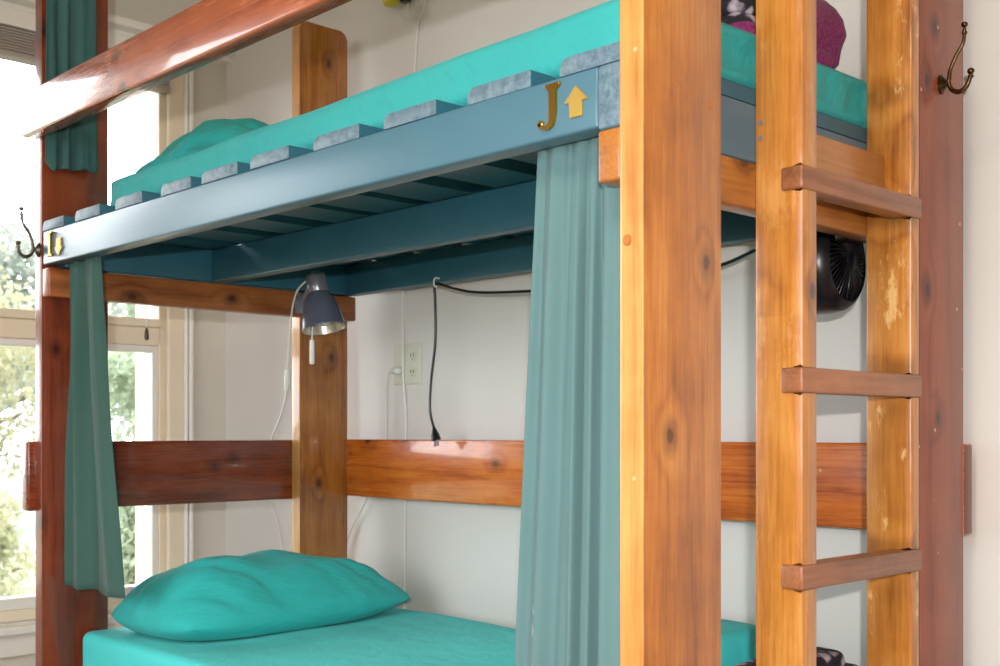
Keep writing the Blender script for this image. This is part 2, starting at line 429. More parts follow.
# ------------------------------------------------------------------ the room
XW, YW = -2.633, .9686
X1, Y0, CE = 3.1, -3.7, 1.75
struct(put('floor', box(XW-.2, X1+.1, Y0-.1, YW+.1, FLOOR-.05, FLOOR, 0), M['floor']))
struct(put('ceiling', box(XW-.2, X1+.1, Y0-.1, YW+.1, CE, CE+.05, 0), M['ceil']))
struct(put('wall_back', box(XW-.2, X1+.1, YW, YW+.1, FLOOR, CE, 0), M['wall']))
struct(put('wall_right', box(X1, X1+.1, Y0, YW, FLOOR, CE, 0), M['wall']))
FX0, FX1, FZ0, FZ1 = -1.5, 1.5, -.25, 1.4          # unseen window added behind the camera to give soft daylight
wf = bmesh.new()
box(XW-.2, FX0, Y0-.1, Y0, FLOOR, CE, 0, bm=wf); box(FX1, X1+.1, Y0-.1, Y0, FLOOR, CE, 0, bm=wf)
box(FX0, FX1, Y0-.1, Y0, FLOOR, FZ0, 0, bm=wf); box(FX0, FX1, Y0-.1, Y0, FZ1, CE, 0, bm=wf)
struct(put('wall_front', wf, M['wall']))
wf = bmesh.new()
for (p, q, z0, z1) in ((FX0, FX0+.05, FZ0, FZ1), (FX1-.05, FX1, FZ0, FZ1), (-.03, .03, FZ0+.05, FZ1-.05), (FX0+.05, FX1-.05, FZ0, FZ0+.05), (FX0+.05, FX1-.05, FZ1-.05, FZ1)):
    box(p, q, Y0-.07, Y0+.005, z0, z1, .004, bm=wf)
w3 = struct(put('window_3', wf, M['frame']))
put('glass_pane', box(FX0+.05, FX1-.05, Y0-.045, Y0-.041, FZ0+.05, FZ1-.05, 0), M['glass'], w3)
WIN = [(-.56, .755), (-2.05, -.78)]
WZ0, WZ1 = -.575, 1.235
wl = bmesh.new(); XB = XW-.16
ys = [YW, WIN[0][1], WIN[0][0], WIN[1][1], WIN[1][0], Y0]
for a, b in ((ys[1], ys[0]), (ys[3], ys[2]), (ys[5], ys[4])): box(XB, XW, a, b, FLOOR, CE, 0, bm=wl)
for a, b in WIN:
    box(XB, XW, a, b, FLOOR, WZ0, 0, bm=wl); box(XB, XW, a, b, WZ1, CE, 0, bm=wl)
struct(put('wall_left', wl, M['wallw']))
for k, (a, b) in enumerate(WIN):
    # outer frame, transom and the two sashes
    f = bmesh.new(); fx0, fx1 = XW-.085, XW-.012
    for (p, q, z0, z1) in ((a, a+.03, WZ0, WZ1), (b-.03, b, WZ0, WZ1), (a+.03, b-.03, WZ0, WZ0+.035), (a+.03, b-.03, WZ1-.035, WZ1)):
        box(fx0, fx1, p, q, z0, z1, .004, bm=f)
    w = struct(put(f'window_{k+1}', f, M['frame']))
    tr = bmesh.new(); box(fx0+.01, fx1+.004, a+.03, b-.03, .285, .345, .004, bm=tr); box(fx0+.01, fx1+.018, a+.03, b-.03, .345, .372, .004, bm=tr)
    put('transom', tr, M['frame'], w)
    sa = bmesh.new(); s0, s1 = WZ0+.035, .285
    for (p, q, z0, z1) in ((a+.03, a+.075, s0, s1), (b-.052, b-.03, s0, s1), (a+.075, b-.052, s0, s0+.036), (a+.075, b-.052, s1-.022, s1)):
        box(fx0+.015, fx1-.004, p, q, z0, z1, .003, bm=sa)
    put('sash', sa, M['white'], w)
    g = put('glass_pane', box(fx0+.03, fx0+.034, a+.07, b-.05, s0+.03, s1-.02, 0), M['glass'], w)
    g = put('glass_pane', box(fx0+.03, fx0+.034, a+.028, b-.028, .365, WZ1-.03, 0), M['glass'], w)
    sl = bmesh.new(); box(XW-.02, XW+.045, a-.11, b+.11, WZ0-.032, WZ0-.008, .005, bm=sl); box(XW, XW+.018, a-.09, b+.09, WZ0-.10, WZ0-.032, .004, bm=sl)
    put('window_sill', sl, M['white'], w)
    c = bmesh.new()
    for (p, q) in ((b-.010, b+.046), (a-.075, a+.012)):
        box(XW-.003, XW+.016, p, q, WZ0-.008, WZ1+.05, .004, bm=c)
    box(XW-.003, XW+.016, a-.075, b+.075, WZ1-.012, WZ1+.05, .004, bm=c)
    put('casing', c, M['frame'], w)
    c = bmesh.new()
    for (p, q) in ((b+.046, b+.058), (b+.061, b+.078), (a-.118, a-.075)): box(XW-.003, XW+.026, p, q, WZ0-.008, WZ1+.05, .006, bm=c)
    put('outer_moulding', c, M['white'], w)
    # brick return outside the window
    bo = bmesh.new(); box(XB-.16, XB, b+.04, b+.30, FLOOR-.6, CE, 0, bm=bo); box(XB-.16, XB, a-.2, a+.02, FLOOR-.6, CE, 0, bm=bo)
    struct(put(f'trim_{k+2}', bo, M['brick']))
    bl = thing('window_blind', (XW-.01, (a+b)/2, 1.126), ['raised grey slatted blind at the top of the window behind the bunk', 'raised grey slatted blind on the window nearer the camera'][k], 'blind')
    put('head_rail', box(XW-.006, XW+.05, a+.01, b-.015, 1.21, 1.262, .004), M['white'], bl)
    st = bmesh.new(); zz = 1.13
    while zz < 1.205: box(XW-.004, XW+.046, a+.015, b-.02, zz, zz+.006, .002, 1, bm=st); zz += .0085
    put('slat_stack', st, M['blind'], bl)
    put('bottom_bar', box(XW-.004, XW+.048, a+.013, b-.018, 1.118, 1.131, .003), M['blind'], bl)
    co = bmesh.new(); yb = .646 if k == 0 else b-.07; tube([(XW+.055, yb, 1.22), (XW+.056, yb+.001, .8), (XW+.055, yb, .335)], .0018, 6, co)
    put('pull_cord', co, M['white'], bl, True)
    tb = bmesh.new(); lathe([(0, .003), (.01, .006), (.034, .0075), (.04, .003)], (XW+.055, yb, .336), (0, 0, -1), 12, tb)
    put('cord_tassel', tb, M['pewter'], bl, True)
mo = prism([(XW-.005, 1.268), (XW+.03, 1.268), (XW+.036, 1.28), (XW+.078, 1.284), (XW+.085, 1.292), (XW+.085, 1.306), (XW-.005, 1.306)], 'Y', Y0, YW)
struct(put('trim_1', mo, M['white']))
struct(put('baseboard_back', box(XW, X1, YW-.016, YW, FLOOR, FLOOR+.11, .004), M['white']))
struct(put('baseboard_left', box(XW, XW+.016, Y0, YW-.016, FLOOR, FLOOR+.11, .004), M['white']))

# ------------------------------------------------------------------ outdoors
GZ = -1.75
struct(put('lawn', box(-60, 40, -50, 45, GZ-.2, GZ, 0), M['lawn']))
struct(put('street', box(-36, -16, -40, 45, GZ, GZ+.02, 0), M['road']))
def tree(name, x, y, h, w, trunk, n, leaf, mat, label, cat='tree', seed=1):
    rnd = random.Random(seed); t = thing(name, (x, y, GZ), label, cat)
    if trunk > 0:
        tb = bmesh.new(); tube([(x, y, GZ), (x+.1, y, GZ+trunk*.5), (x-.05, y+.1, GZ+h*.7)], [w*.05, w*.04, w*.015], 10, tb)
        for k in range(6):
            a = k*1.05; z = GZ+trunk*(.7+.1*k)
            tube([(x, y, z), (x+cos(a)*w*.2, y+sin(a)*w*.2, z+h*.12), (x+cos(a)*w*.36, y+sin(a)*w*.36, z+h*.18)], [w*.022, w*.014, w*.006], 7, tb)
        put('trunk', tb, M['bark'], t, True)
    bm = bmesh.new(); cl = []
    for k in range(26):
        a = rnd.random()*6.283; q = rnd.random()**.5; zz = rnd.random()
        rr = w*.42*(1-.45*abs(zz-.4)*1.6)
        cl.append((V((x+cos(a)*q*rr, y+sin(a)*q*rr, GZ+trunk*.75+(h-trunk*.75)*zz*.9)), w*(.12+.09*rnd.random())))
    for k in range(n):
        c, r = cl[rnd.randrange(len(cl))]
        d = V((rnd.gauss(0, 1), rnd.gauss(0, 1), rnd.gauss(0, .8))).normalized()*r*(.55+.5*rnd.random())
        p = c+d; s = leaf*(.6+.8*rnd.random())
        u = V((rnd.gauss(0, 1), rnd.gauss(0, 1), rnd.gauss(0, 1))).normalized(); v = u.orthogonal().normalized()
        q = [p-u*s, p+v*s*.45, p+u*s, p-v*s*.45]
        if min(z.z for z in q) < GZ+.02: continue
        bm.faces.new([bm.verts.new(z) for z in q])
    put('foliage', bm, mat, t)
    return t
tree('street_tree', -30, 9.5, 7.0, 7.5, 2.2, 16000, .12, M['leafp'], 'broad grey green tree across the pale street outside', seed=3)
tree('street_tree', -24.5, 13.4, 7.4, 6.4, 2.0, 16000, .12, M['leafg'], 'green tree seen through the right half of the window', seed=4)
tree('street_tree', -20.5, 5.6, 5.2, 4.6, 1.4, 13000, .08, M['leafy'], 'yellow green tree left of the dark corner post', seed=5)
tree('street_tree', -37, 19, 8.5, 8.5, 2.4, 7000, .18, M['leafp'], 'pale tree farthest away behind the street', seed=6)
tree('garden_shrub', -9.0, 3.75, 2.6, 1.5, .4, 8000, .04, M['leafg'], 'leafy green shrub close outside the window', 'shrub', seed=8)
tree('garden_shrub', -11.5, 3.2, 1.05, 1.6, .2, 4000, .05, M['leafy'], 'low yellowish shrub on the lawn outside the window', 'shrub', seed=9)

# ------------------------------------------------------------------ the bunk bed
T, W, L, YB = .0386, .165, 1.8404, .7336
YE = YB+W
bed = thing('bunk_bed', (-L/2, YE/2, FLOOR), 'tall wooden bunk bed with blue painted upper deck and a fixed ladder', 'bunk bed')
PT = 1.165
def post(x0, y0, mat, lab=None, lit_edge=None):
    poly = rrect(y0, y0+W, FLOOR, PT, (.004, .004, .022, .022), 6)
    o = put('post', prism(poly, 'X', x0, x0+T, .005, 3), mat, bed, True)
    if lab: o['label'] = lab
    if lit_edge:
        o.data.materials.append(lit_edge)
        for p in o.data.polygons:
            if p.normal.y < -.5: p.material_index = 1  # narrow front face takes the tone with light painted in
    return o
pn = post(-T, 0, M['near'], 'light varnished pine post nearest the camera', M['lit_edge'])
post(-L-T, 0, M['leftp'], 'dark red brown post by the window')
post(-L-T, YB, M['backp'], 'orange pine post in the far corner', M['lit_edge'])
post(-T, YB, M['right'], 'reddish brown post behind the ladder')
# plugs over screw heads on the near post
for (x, y, z) in ((-.0005, .075, .46), (-.0005, .142, .44), (-.0265, -.0005, .245)):
    ax = (1, 0, 0) if y > 0 else (0, -1, 0)
    put('screw_plug', lathe([(-.001, .0075), (.0012, .007), (.0018, .003)], (x, y, z), ax, 14), M['near'], pn, True)
SB, RT = .395, .4785           # underside and top of the blue deck frame
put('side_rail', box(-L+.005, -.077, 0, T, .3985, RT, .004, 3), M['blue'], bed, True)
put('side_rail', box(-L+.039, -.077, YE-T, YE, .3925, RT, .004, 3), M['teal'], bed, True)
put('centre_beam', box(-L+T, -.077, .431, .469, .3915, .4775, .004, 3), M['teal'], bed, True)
def endboard(x0, x1, mats):
    bm = box(x0, x1, 0, YE, .394, RT, .004, 3)
    o = put('end_board', bm, None, bed, True, mats=mats)
    for p in o.data.polygons:
        if abs(p.normal.y) > .9: p.material_index = 1
    return o
endboard(-.077, -T, [M['bluey'], M['endg']])
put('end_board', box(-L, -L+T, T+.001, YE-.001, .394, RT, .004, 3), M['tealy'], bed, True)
put('support_beam', box(-.0772, -T, 0, YE, .325, .3935, .004, 3), M['beamn'], bed, True)
put('support_beam', box(-L, -L+T, 0, YE+.003, .322, .3905, .004, 3), M['beam'], bed, True)
SL = [(-1.838, -1.719), (-1.658, -1.532), (-1.46, -1.337), (-1.258, -1.136), (-1.095, -.964), (-.919, -.793), (-.723, -.594), (-.528, -.4), (-.333, -.202), (-.146, -.0388)]
for i, (a, b) in enumerate(SL):
    zt = .503+random.uniform(-.001, .001)
    c = .015
    poly = [(a, RT), (b, RT), (b, zt-.003), (b-.003, zt), (a+c, zt), (a+c*.55, zt-.0015), (a+c*.2, zt-.006), (a, zt-.013)]
    bm = prism(poly, 'Y', .001+random.uniform(-.002, .0015), YE-.002, .0018, 2)
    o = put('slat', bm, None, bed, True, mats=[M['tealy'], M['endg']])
    for p in o.data.polygons:
        if abs(p.normal.y) > .9: p.material_index = 1
put('guard_rail', box(-1.866, .012, -.0405, -.0008, .702, .806, .006, 3), M['guard'], bed, True)
wr_ = put('wall_rail', box(-L-T-.03, .001, YE+.0005, YE+.037, -.186, -.0205, .005, 3), None, bed, True, mats=[M['cedar'], M['leftp']])
for p in wr_.data.polygons:
    if p.normal.x > .9: p.material_index = 1
put('head_rail', box(-L-2*T, -L-T-.0005, -.018, YE, -.190, -.0225, .005, 3), M['cedary'], bed, True)
# lower deck that carries the lower mattress
put('lower_rail', box(-L, -T, 0, T, -.74, -.66, .004), M['leftp'], bed, True)
put('lower_rail', box(-L, -T, YE-T, YE, -.74, -.66, .004), M['leftp'], bed, True)
put('lower_deck', box(-L, -T-.0005, .0, YE+.03, -.66, -.64, .003), M['beam'], bed, True)
# ladder
SX0, SX1 = -.0384, .041
RUNG = [(.3445, .3785), (.0555, .0925), (-.2245, -.1885)]
def stringer(y0, y1, mat):
    poly = [(SX0, FLOOR), (SX1, FLOOR)]
    for z0, z1 in RUNG[::-1]: poly += [(SX1, z0), (.0075, z0), (.0075, z1), (SX1, z1)]
    poly += [(SX1, .96), (SX0, .96)]
    return put('ladder_stringer', prism(poly, 'Y', y0, y1, .0035, 2), mat, bed, True)
stringer(.303, .342, M['string2']); stringer(.624, .652, M['string'])
for z0, z1 in RUNG:
    poly = rrect(.2975, .6540, z0+.0004, z1-.0004, (.004,)*4, 3)
    put('ladder_rung', prism(poly, 'X', .0078, .0445, .004, 3), M['rung'], bed, True)
put('ladder_spacer', box(SX0, -.0045, .3425, .6235, .375, .4505, .004), M['beamn'], bed, True)
# bolts on the near stringer
for z in (.45, .428): put('bolt', lathe([(-.001, .004), (.001, .0038)], (-.0285, .303, z), (0, -1, 0), 12), M['steel'], bed, True)

# brass letters and arrows
def ribbon(pts, ws, y0, y1, bm):
    n = len(pts); Lf, Rt = [], []
    for i in range(n):
        a = V(pts[max(i-1, 0)]); b = V(pts[min(i+1, n-1)]); d = (b-a).normalized(); nn = V((-d.y, d.x)); p = V(pts[i])
        Lf.append(p+nn*ws[i]/2); Rt.append(p-nn*ws[i]/2)
    for i in range(n-1):
        prism([tuple(Lf[i]), tuple(Lf[i+1]), tuple(Rt[i+1]), tuple(Rt[i])], 'Y', y0, y1, 0, bm=bm)
    return bm
yb0, yb1 = -.0052, .0006
def letter(which, cx, zb, zt):
    bm = bmesh.new()
    box(cx-.0135, cx+.0135, yb0, yb1, zt-.005, zt, .0012, 2, bm)
    if which == 'J':
        pts = [(cx, zt-.004), (cx, zb+.026), (cx-.0005, zb+.018)]; ws = [.0115, .0115, .0112]
        for k in range(1, 10):
            a = -k/9*2.75; rr = .0125
            pts.append((cx-.0005-rr+rr*cos(a), zb+.0165+rr*sin(a))); ws.append(.011-.0068*min(1, k/6))
        ribbon(pts, ws, yb0, yb1, bm); q = pts[-1]; lathe([(0, .0052), (-.0045, .0052), (-.0058, .004)], (q[0]+.0015, yb1, q[1]), (0, 1, 0), 16, bm)
        for s in (-1, 1): prism([(cx+s*.0055, zt-.004), (cx+s*.0125, zt-.004), (cx+s*.0055, zt-.0095)], 'Y', yb0, yb1, 0, bm=bm)
    else:
        box(cx-.0055, cx+.0055, yb0, yb1, zb+.003, zt-.003, .001, 2, bm)
        box(cx-.0135, cx+.0135, yb0, yb1, zb, zb+.005, .0012, 2, bm)
    return bm
def arrow(cx, zb, zt, up):
    hw, sw = .0215, .0108; h = zt-zb
    k = .5*h
    P_ = [(cx-sw, 0), (cx+sw, 0), (cx+sw, h-k), (cx+hw, h-k), (cx, h), (cx-hw, h-k), (cx-sw, h-k)]
    P_ = [(x, zb+z if up else zt-z) for x, z in P_]
    return prism(P_, 'Y', -.0032, .0004, .0005, 1)
fr = [o for o in bed.children if o.name == 'side_rail'][0]
tag(put('letter_plate', letter('J', -.155, .409, .472), M['brass'], fr), 'brass letter J on the blue rail')
tag(put('arrow_plate', arrow(-.1135, .4185, .4605, True), M['brassl'], fr), 'yellow brass arrow pointing up beside the J')
tag(put('letter_plate', letter('I', -1.789, .414, .472), M['brass'], fr), 'brass letter I at the window end of the rail')
tag(put('arrow_plate', arrow(-1.742, .411, .453, False), M['brassl'], fr), 'brass arrow pointing down beside the I')

# coat hooks
def coat_hook(base, out, mat, parent, lab, up=.094, rup=.042, lo=.053, side=V((0, 0, 0))):
    b = V(base); o = V(out); z = V((0, 0, 1)); bm = bmesh.new()
    tube([b+o*.004-z*.004, b+o*.014+z*.004, b+o*.017+z*.022, b+o*.028+z*.045, b+o*.040+z*.064, b+o*rup+z*(up-.006)], [.0042, .0042, .0036, .0034, .003, .0032], 10, bm)
    ball(b+o*rup+z*up, .0058, bm, (1, 1, .85)); lathe([(0, .0045), (.004, .0045)], b+o*rup+z*(up-.016), (0, 0, 1), 12, bm)
    tube([b+o*.013+z*.006, b+o*.019-z*.012, b+o*.034-z*.019, b+o*.047-z*.010, b+o*lo+z*.006], [.0038, .0042, .0045, .004, .0036], 10, bm)
    ball(b+o*lo+z*.012, .0062, bm, (1, 1, .9)); lathe([(0, .0048), (.004, .0048)], b+o*lo+z*.001, (0, 0, 1), 12, bm)
    h = tag(put('coat_hook', bm, mat, parent, True), lab)
    bp = bmesh.new(); lathe([(0, .013), (.003, .013), (.006, .009), (.009, .006)], b, o, 20, bp)
    for v in bp.verts: v.co.z = b.z+(v.co.z-b.z)*1.3
    put('base_plate', bp, mat, h, True)
coat_hook((0, .812, .604), (1, 0, 0), M['bronze'], bed, 'bronze double hook on the reddish right post')
coat_hook((-1.859, 0, .437), (0, -1, 0), M['pewter'], bed, 'dull metal double hook on the post by the window', lo=.05)

# ------------------------------------------------------------------ bedding
def md(amp, f, s, tall=0, tilt=0):
    def d(p, n):
        side = 1-abs(n.z)
        if n.z < -.2: return 0.
        if tilt and n.z > .3: return amp*.35*noise.noise(V((p.x*f, p.y*f, s)))+tilt*min(0, p.x+.1)-.022*max(0, (-1.3-p.x)/.4)**2
        v = amp*.5*noise.noise(V((p.x*f, p.y*f, p.z*f*.6+s)))
        if tall and n.x > .5:      # pulls in the sheet at the foot end
            v += tall*side*(abs(noise.noise(V((p.y*17-p.z*9+s, p.z*3, s))))-.75)
        return v
    return d
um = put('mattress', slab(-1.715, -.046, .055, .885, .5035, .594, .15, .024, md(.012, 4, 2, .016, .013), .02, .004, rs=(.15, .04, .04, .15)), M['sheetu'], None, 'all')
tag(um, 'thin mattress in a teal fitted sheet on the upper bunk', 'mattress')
lm = put('mattress', slab(-1.825, -.075, .080, .895, -.6395, -.482, .035, .022, md(.012, 4, 9), .025, .006), M['sheet'], None, 'all')
tag(lm, 'mattress in a bright teal fitted sheet on the lower bunk', 'mattress')
pl = put('pillow', pillow_mesh((-1.60, .475, -.474), .40, .73, .182, R(4), 3, .022, .2, skew=.35), M['pillow'], None, 'all')
tag(pl, 'plump teal pillow at the head of the lower bunk', 'pillow')
pu = put('pillow', pillow_mesh((-1.54, .435, .590), .42, .58, .14, R(0), 11, .03, .15), M['pillow'], None, 'all')
tag(pu, 'rumpled teal pillow at the window end of the upper bunk', 'pillow')
fs = put('folded_sheet', slab(-.80, -.36, .70, .885, -.472, -.384, .03, .03, md(.01, 6, 4), .02, .004), M['sheet'], None, 'all')
bmr = Matrix.Translation((0, 0, 0)); fs.rotation_euler = (0, 0, R(-10))
tag(fs, 'folded teal bedding at the foot of the lower bunk by the wall', 'bedding')

# folded quilts
def quilt(zb, zt, x0, x1, y0, y1, label, backing, nl=3):
    q = thing('folded_quilt', ((x0+x1)/2, (y0+y1)/2, zb), label, 'quilt')
    h = (zt-zb)/nl
    for k in range(nl):
        a, b = zb+h*k+.0005, zb+h*(k+1)
        e = h*.46
        put('quilt_layer', slab(x0+.01*k, x1-.008*k, y0, y1-.16 if backing else y1-.045*k, a, b, .03, e, md(.012, 9, k+zb), .02, .003), M['quilt'], q, 'all')
    if backing:
        def crease(p, n): return .010*noise.noise(V((p.x*8, p.y*8, p.z*9)))-.016*math.exp(-((p.z-(zb+.42*(zt-zb))-.25*(p.y-y1))/.010)**2)*(1-abs(n.z))
        o = put('purple_backing', slab(x0-.006, x1+.006, y1-.26, y1, zb+.0006, zt+.004, .05, .07, crease, .012, .004), M['purple'], q, 'all'); o['label'] = 'plum velour fold around the quilt end'
        o = put('purple_backing', slab(x0-.010, x1+.008, y0-.004, y1-.06, zb+.0005, zb+.034, .03, .016, md(.010, 8, 5), .02), M['purple'], q, 'all'); o['label'] = 'plum velour underside of the quilt'
    return q
quilt(.600, .745, -.31, -.092, .35, .678, 'folded quilt with plum velour edge on the upper bunk foot', True)
quilt(-.472, -.378, -.205, -.09, .25, .79, 'folded black and white floral quilt on the lower bunk foot', False)

# ------------------------------------------------------------------ curtains
c = put('bunk_curtain', curtain_mesh('X', (-.233, -.0815), (-.30, -.078), .43, -.60, .0165, 4.3, .0515, 1.2, top_amp=.4), M['curtain'], None, 'all')
tag(thicken(c), 'pale sage teal curtain hanging beside the near post under the blue rail', 'curtain')
c = put('bunk_curtain', curtain_mesh('X', (-1.752, -1.597), (-1.775, -1.478), .3965, -.362, .024, 2.0, .028, 4.4, flare=1.3, hemz=.006), M['curtd'], None, 'all')
tag(thicken(c), 'grey green curtain hanging in front of the post by the window', 'curtain')
c = put('bunk_curtain', curtain_mesh('Y', (.004, .120), (.002, .124), 1.12, .632, .012, 2.2, -1.822, 2.5, hemz=.02), M['curtu'], None, 'all')
tag(thicken(c), 'slate teal curtain gathered on the dark post above the upper bunk', 'curtain')

# ------------------------------------------------------------------ reading lamp
rl = thing('reading_lamp', (-1.80, .705, .35), 'small grey metal reading lamp clamped under the upper bunk in the far corner', 'lamp')
ax = V((.20, -.20, -1)).normalized(); top = V((-1.705, .690, .432))
tx = (V((.6927, .7212, 0))*.19+V((.7212, -.6927, 0))*.14+V((0, 0, -1))).normalized(); ax = tx
neck = bmesh.new(); lathe([(0, .014), (.004, .024), (.012, .0275), (.058, .0285), (.060, .027)], top, ax, 32, neck)
put('lamp_neck', neck, M['steel'], rl, True)
sh = bmesh.new(); prof = [(.056, .028), (.062, .032), (.075, .040), (.092, .047), (.112, .0515), (.135, .0555), (.152, .059), (.155, .0605), (.158, .0595)]
lathe(prof, top, ax, 40, sh, False, False)
s = put('lamp_shade', sh, M['steeld'], rl, True)
inn = bmesh.new(); lathe([(.158, .0592), (.150, .0570), (.112, .0495), (.092, .045), (.075, .038), (.064, .028), (.064, .002)], top, ax, 40, inn, False, True)
put('reflector', inn, M['chrome'], s, True)
bb = bmesh.new(); lathe([(.066, .012), (.085, .014), (.11, .026), (.13, .028), (.143, .02), (.148, .004)], top, ax, 24, bb)
put('light_bulb', bb, M['white'], rl, True)
br = bmesh.new(); box(-1.8012, -1.792, .688, .722, .330, .372, .003, 2, br); tube([(-1.793, .705, .36), (-1.765, .70, .378), (-1.735, .695, .395), (-1.715, .693, .402)], .006, 10, br)
tube([(-1.782, .690, .378), (-1.782, .716, .378)], .008, 12, br, False)
put('mounting_bracket', br, M['steel'], rl, True)
pe = top+ax*.145
pb = bmesh.new(); tube([pe+V((-.022, -.02, .0)), pe+V((-.023, -.021, -.03)), pe+V((-.0235, -.021, -.042))], .0012, 6, pb)
sw = put('pull_chain', pb, M['steel'], rl, True)
pb = bmesh.new(); e = pe+V((-.0235, -.021, -.040)); lathe([(0, .003), (.004, .0065), (.064, .007), (.068, .004)], e, (0, 0, -1), 14, pb)
put('pull_handle', pb, M['white'], sw, True)
cd = bmesh.new()
tube([(-1.712, .684, .418), (-1.732, .682, .412), (-1.750, .666, .388), (-1.760, .657, .347), (-1.770, .654, .279), (-1.790, .661, .198), (-1.800, .664, .144), (-1.820, .674, .097), (-1.870, .691, .048), (-1.926, .700, -.010), (-1.940, .700, -.06), (-1.940, .703, -.186), (-1.940, .720, -.238), (-1.940, .740, -.326), (-1.935, .745, -.43)], .0026, 8, cd)
cdo = put('lamp_cord', cd, M['vinyl'], rl, True); cdo['label'] = 'white lamp cord'
put('inline_switch', tube([(-1.793, .662, .172), (-1.800, .664, .144), (-1.808, .669, .118)], [.0075, .0085, .0065], 12, smooth=False), M['white'], cdo, True)

# ------------------------------------------------------------------ outlet and cords
wo = thing('wall_outlet', (-1.637, YW, .192), 'ivory wall outlet plate on the white wall below the upper bunk', 'outlet')
put('cover_plate', box(-1.706, -1.585, YW-.006, YW, .135, .250, .003, 3), M['ivory'], wo, True)
for z in (.216, .170):
    s = bmesh.new(); lathe([(0, .017), (.003, .0165)], (-1.618, YW-.0055, z), (0, -1, 0), 20, s); s_ = put('socket', s, M['ivory'], wo, True)
    h = bmesh.new()
    for dx in (-.006, .006): box(-1.618+dx-.001, -1.618+dx+.001, YW-.0095, YW-.0082, z-.003, z+.006, 0, bm=h)
    lathe([(0, .002), (.001, .002)], (-1.618, YW-.0084, z-.009), (0, -1, 0), 8, h)
    put('slot', h, M['dark'], s_)
s = bmesh.new(); box(-1.683, -1.664, YW-.0085, YW-.0055, .155, .230, .002, 2, s); put('switch_insert', s, M['ivory'], wo, True)
pc = thing('power_cord', (-1.733, .957, -.03), 'white power cord plugged into the left of the wall outlet', 'cord')
pb = bmesh.new(); tube([(-1.668, YW-.008, .175), (-1.672, .950, .1745), (-1.690, .949, .176), (-1.704, .951, .1755)], [.010, .012, .009, .004], 12, pb)
put('plug', pb, M['vinyl'], pc, True)
put('cord', tube([(-1.702, .951, .1755), (-1.716, .953, .168), (-1.725, .955, .150), (-1.733, .956, .107), (-1.734, .957, .006), (-1.736, .956, -.06), (-1.775, .956, -.14), (-1.827, .957, -.200), (-1.856, .957, -.237), (-1.906, .957, -.299), (-1.96, .957, -.42)], .0026, 8), M['vinyl'], pc, True)
wc = thing('wall_cable', (-1.65, .962, -.435), 'thin white cable running straight down the wall past the outlet', 'cable')
put('cable', tube([(-1.586, .964, 1.195), (-1.595, .964, 1.156), (-1.612, .964, 1.020), (-1.643, .964, .715), (-1.666, .9645, .405), (-1.6565, .9585, .248), (-1.6545, .9585, .14), (-1.652, .964, .06), (-1.652, .964, -.022), (-1.654, .964, -.2), (-1.657, .964, -.435), (-1.657, .964, -.6)], .003, 8), M['vinyl'], wc, True)
cb = bmesh.new(); rnd = random.Random(5)
for k in range(7):
    cx, cz = -1.60+rnd.uniform(-.035, .035), 1.215+rnd.uniform(-.008, .014); rx, rz = rnd.uniform(.018, .034), rnd.uniform(.045, .068); tl = rnd.uniform(-.35, .35)
    tube([(cx+rx*cos(a)+tl*rz*sin(a)*.5, .948+.008*sin(a*2+k), cz+rz*sin(a)) for a in [q/12*2*pi for q in range(13)]], .0012, 5, cb, n=3)
put('coil', cb, M['ivory'], wc, True)
pa = thing('clip_lamp', (-1.655, .95, 1.21), 'yellow and black clip lamp at the wall, cut off by the top edge', 'lamp')
b1 = bmesh.new(); lathe([(0, .012), (.006, .018), (.05, .02), (.07, .02)], (-1.618, .935, 1.205), (0, 0, 1), 20, b1); put('lamp_socket', b1, M['black'], pa, True)
b1 = bmesh.new(); lathe([(0, .010), (.004, .022), (.05, .036), (.085, .04)], (-1.667, .925, 1.208), (-.15, 0, 1), 24, b1); put('lamp_shade', b1, M['yellow'], pa, True)
put('wall_clip', box(-1.65, -1.63, .935, YW, 1.235, 1.26, .003), M['black'], pa, True)

# ------------------------------------------------------------------ fan with its black cord
FC = V((-.15, .73, .304)); RF = .091
fan = thing('bunk_fan', (-.17, .694, .21), 'black round fan hung under the upper bunk behind the ladder', 'fan')
fax = V((.97, .08, .02)).normalized()
hb = bmesh.new(); lathe([(-.085, RF*.80), (-.082, RF*.93), (-.06, RF*.99), (-.02, RF), (.0, RF*.965), (.012, RF*.88), (.018, RF*.80), (.010, RF*.78), (-.03, RF*.74), (-.032, .01)], FC, fax, 56, hb)
put('fan_housing', hb, M['black'], fan, True)
gr = bmesh.new(); hub = FC+fax*.024; u = fax.orthogonal().normalized(); w_ = fax.cross(u)
for k in range(44):
    a = 2*pi*k/44; a2 = a+.35
    p0 = hub+(u*cos(a)+w_*sin(a))*.016; p1 = FC+fax*.022+(u*cos((a+a2)/2)+w_*sin((a+a2)/2))*.048; p2 = FC+fax*.012+(u*cos(a2)+w_*sin(a2))*RF*.82
    tube([p0, p1, p2], .0016, 6, gr, n=4)
lathe([(-.004, .018), (.003, .018), (.006, .012)], hub, fax, 24, gr)
put('grille', gr, M['black'], fan, True)
fb = bmesh.new()
for k in range(5):
    a = 2*pi*k/5; d = u*cos(a)+w_*sin(a); e2 = u*cos(a+.75)+w_*sin(a+.75)
    c0 = FC-fax*.016
    vs = [c0+d*.014, c0+d*.060+fax*.006, c0+e2*.062-fax*.008, c0+e2*.014-fax*.004]
    for off in (0, .0016):
        fb.faces.new([fb.verts.new(x+fax*off) for x in vs])
lathe([(-.010, .014), (.006, .014)], FC-fax*.018, fax, 18, fb)
put('blade_rotor', fb, M['black'], fan)
cl = bmesh.new(); box(-.118, -.0775, .66, .73, .330, .389, .004, 2, cl); tube([(-.115, .695, .375), (-.15, .695, .385), (-.165, .695, .397)], .008, 10, cl)
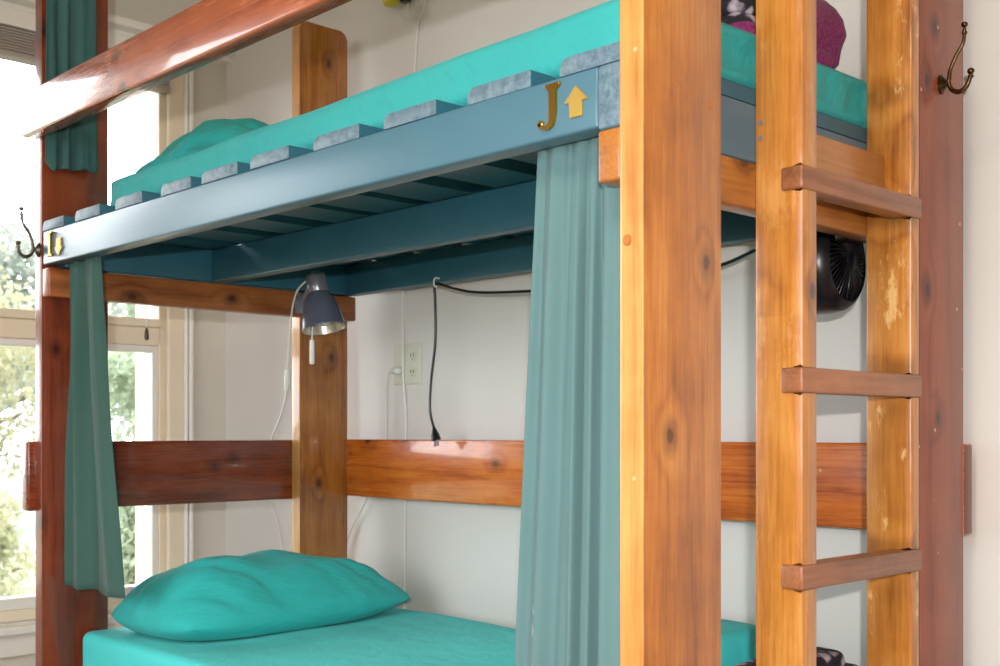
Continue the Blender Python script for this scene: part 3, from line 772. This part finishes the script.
put('mounting_clip', cl, M['black'], fan, True)
cr = bmesh.new()
tube([(-.21, .70, .33), (-.27, .76, .365), (-.34, .83, .372), (-.413, .852, .364), (-.4893, .853, .345), (-.62, .853, .331), (-.80, .853, .329), (-1.0297, .853, .338), (-1.2236, .853, .351), (-1.32, .852, .370), (-1.385, .851, .388), (-1.397, .853, .377), (-1.398, .856, .3465), (-1.3995, .858, .2416), (-1.419, .86, .137), (-1.4235, .86, .058), (-1.406, .86, .008)], .0036, 8, cr)
cro = put('fan_cord', cr, M['black'], fan, True); cro['label'] = 'black cord looped along the rail'
pg = bmesh.new(); a = V((-1.408, .86, .013)); d = V((.30, 0, -1)).normalized()
lathe([(0, .0042), (.006, .0055), (.022, .0115), (.034, .013), (.036, .011)], a, d, 14, pg)
plg = put('plug', pg, M['black'], cro, True)
pr = bmesh.new()
for s in (-1, 1):
    q = a+d*.035+V((s*.0055, 0, s*.0015)); box(q.x-.0012, q.x+.0012, q.y-.003, q.y+.003, q.z-.016, q.z, 0, bm=pr)
put('prong', pr, M['steel'], plg)
ck = bmesh.new(); tube([(-1.386, .8605, .402), (-1.386, .846, .402), (-1.386, .8415, .392), (-1.386, .8435, .381), (-1.386, .852, .3785)], .002, 8, ck)
tag(put('cord_hook', ck, M['white'], bed, True), 'small white hook holding the black cord')

# ------------------------------------------------------------------ light
w = bpy.data.worlds.new('sky'); scn.world = w; w.use_nodes = True
bg = w.node_tree.nodes['Background']; bg.inputs[0].default_value = (.93, .97, 1, 1); bg.inputs[1].default_value = 9
def area(name, loc, target, sx, sy, power, col, shape='RECTANGLE', portal=False):
    l = bpy.data.lights.new(name, 'AREA'); l.energy = power; l.color = col; l.shape = shape; l.size = sx; l.size_y = sy
    o = bpy.data.objects.new(name, l); COL.objects.link(o); o.location = loc
    o.rotation_euler = (V(target)-V(loc)).to_track_quat('-Z', 'Y').to_euler()
    if portal: l.cycles.is_portal = True
    return o
for a, b in WIN: area('window portal', (XW-.10, (a+b)/2, (WZ0+WZ1)/2), (0, (a+b)/2, (WZ0+WZ1)/2), WZ1-WZ0, b-a, 1, (1, 1, 1), portal=True)
area('window portal', (0, Y0-.08, (FZ0+FZ1)/2), (0, 0, (FZ0+FZ1)/2), FX1-FX0, FZ1-FZ0, 1, (1, 1, 1), portal=True)  # sky portal of the added window behind the camera
area('camera flash', (1.12, -1.33, .122), (-.7, .43, .10), .045, .03, 35, (1, .985, .96), 'ELLIPSE')
area('ceiling lamp', (.6, -1.5, CE-.03), (.6, -1.5, 0), .7, .7, 45, (1, .90, .76))

# ------------------------------------------------------------------ camera
cam = bpy.data.cameras.new('camera'); co = bpy.data.objects.new('camera', cam); COL.objects.link(co)
co.location = (.9424, -1.1556, 0); co.rotation_euler = (R(90), 0, R(46.1597))
cam.sensor_width = 36; cam.lens = 36*1175.09/1000; cam.shift_y = (432.14-333)/1000; cam.dof.use_dof = True; cam.dof.focus_distance = 2.15; cam.dof.aperture_fstop = 8; cam.clip_start = .02; cam.clip_end = 300
scn.camera = co
scn.view_settings.view_transform = 'Standard'; scn.view_settings.look = 'None'; scn.view_settings.gamma = 1
scn.view_settings.use_curve_mapping = False; scn.view_settings.exposure = 0
scn.cycles.use_denoising = True
scn.cycles.max_bounces = 10; scn.cycles.diffuse_bounces = 6; scn.cycles.transparent_max_bounces = 16
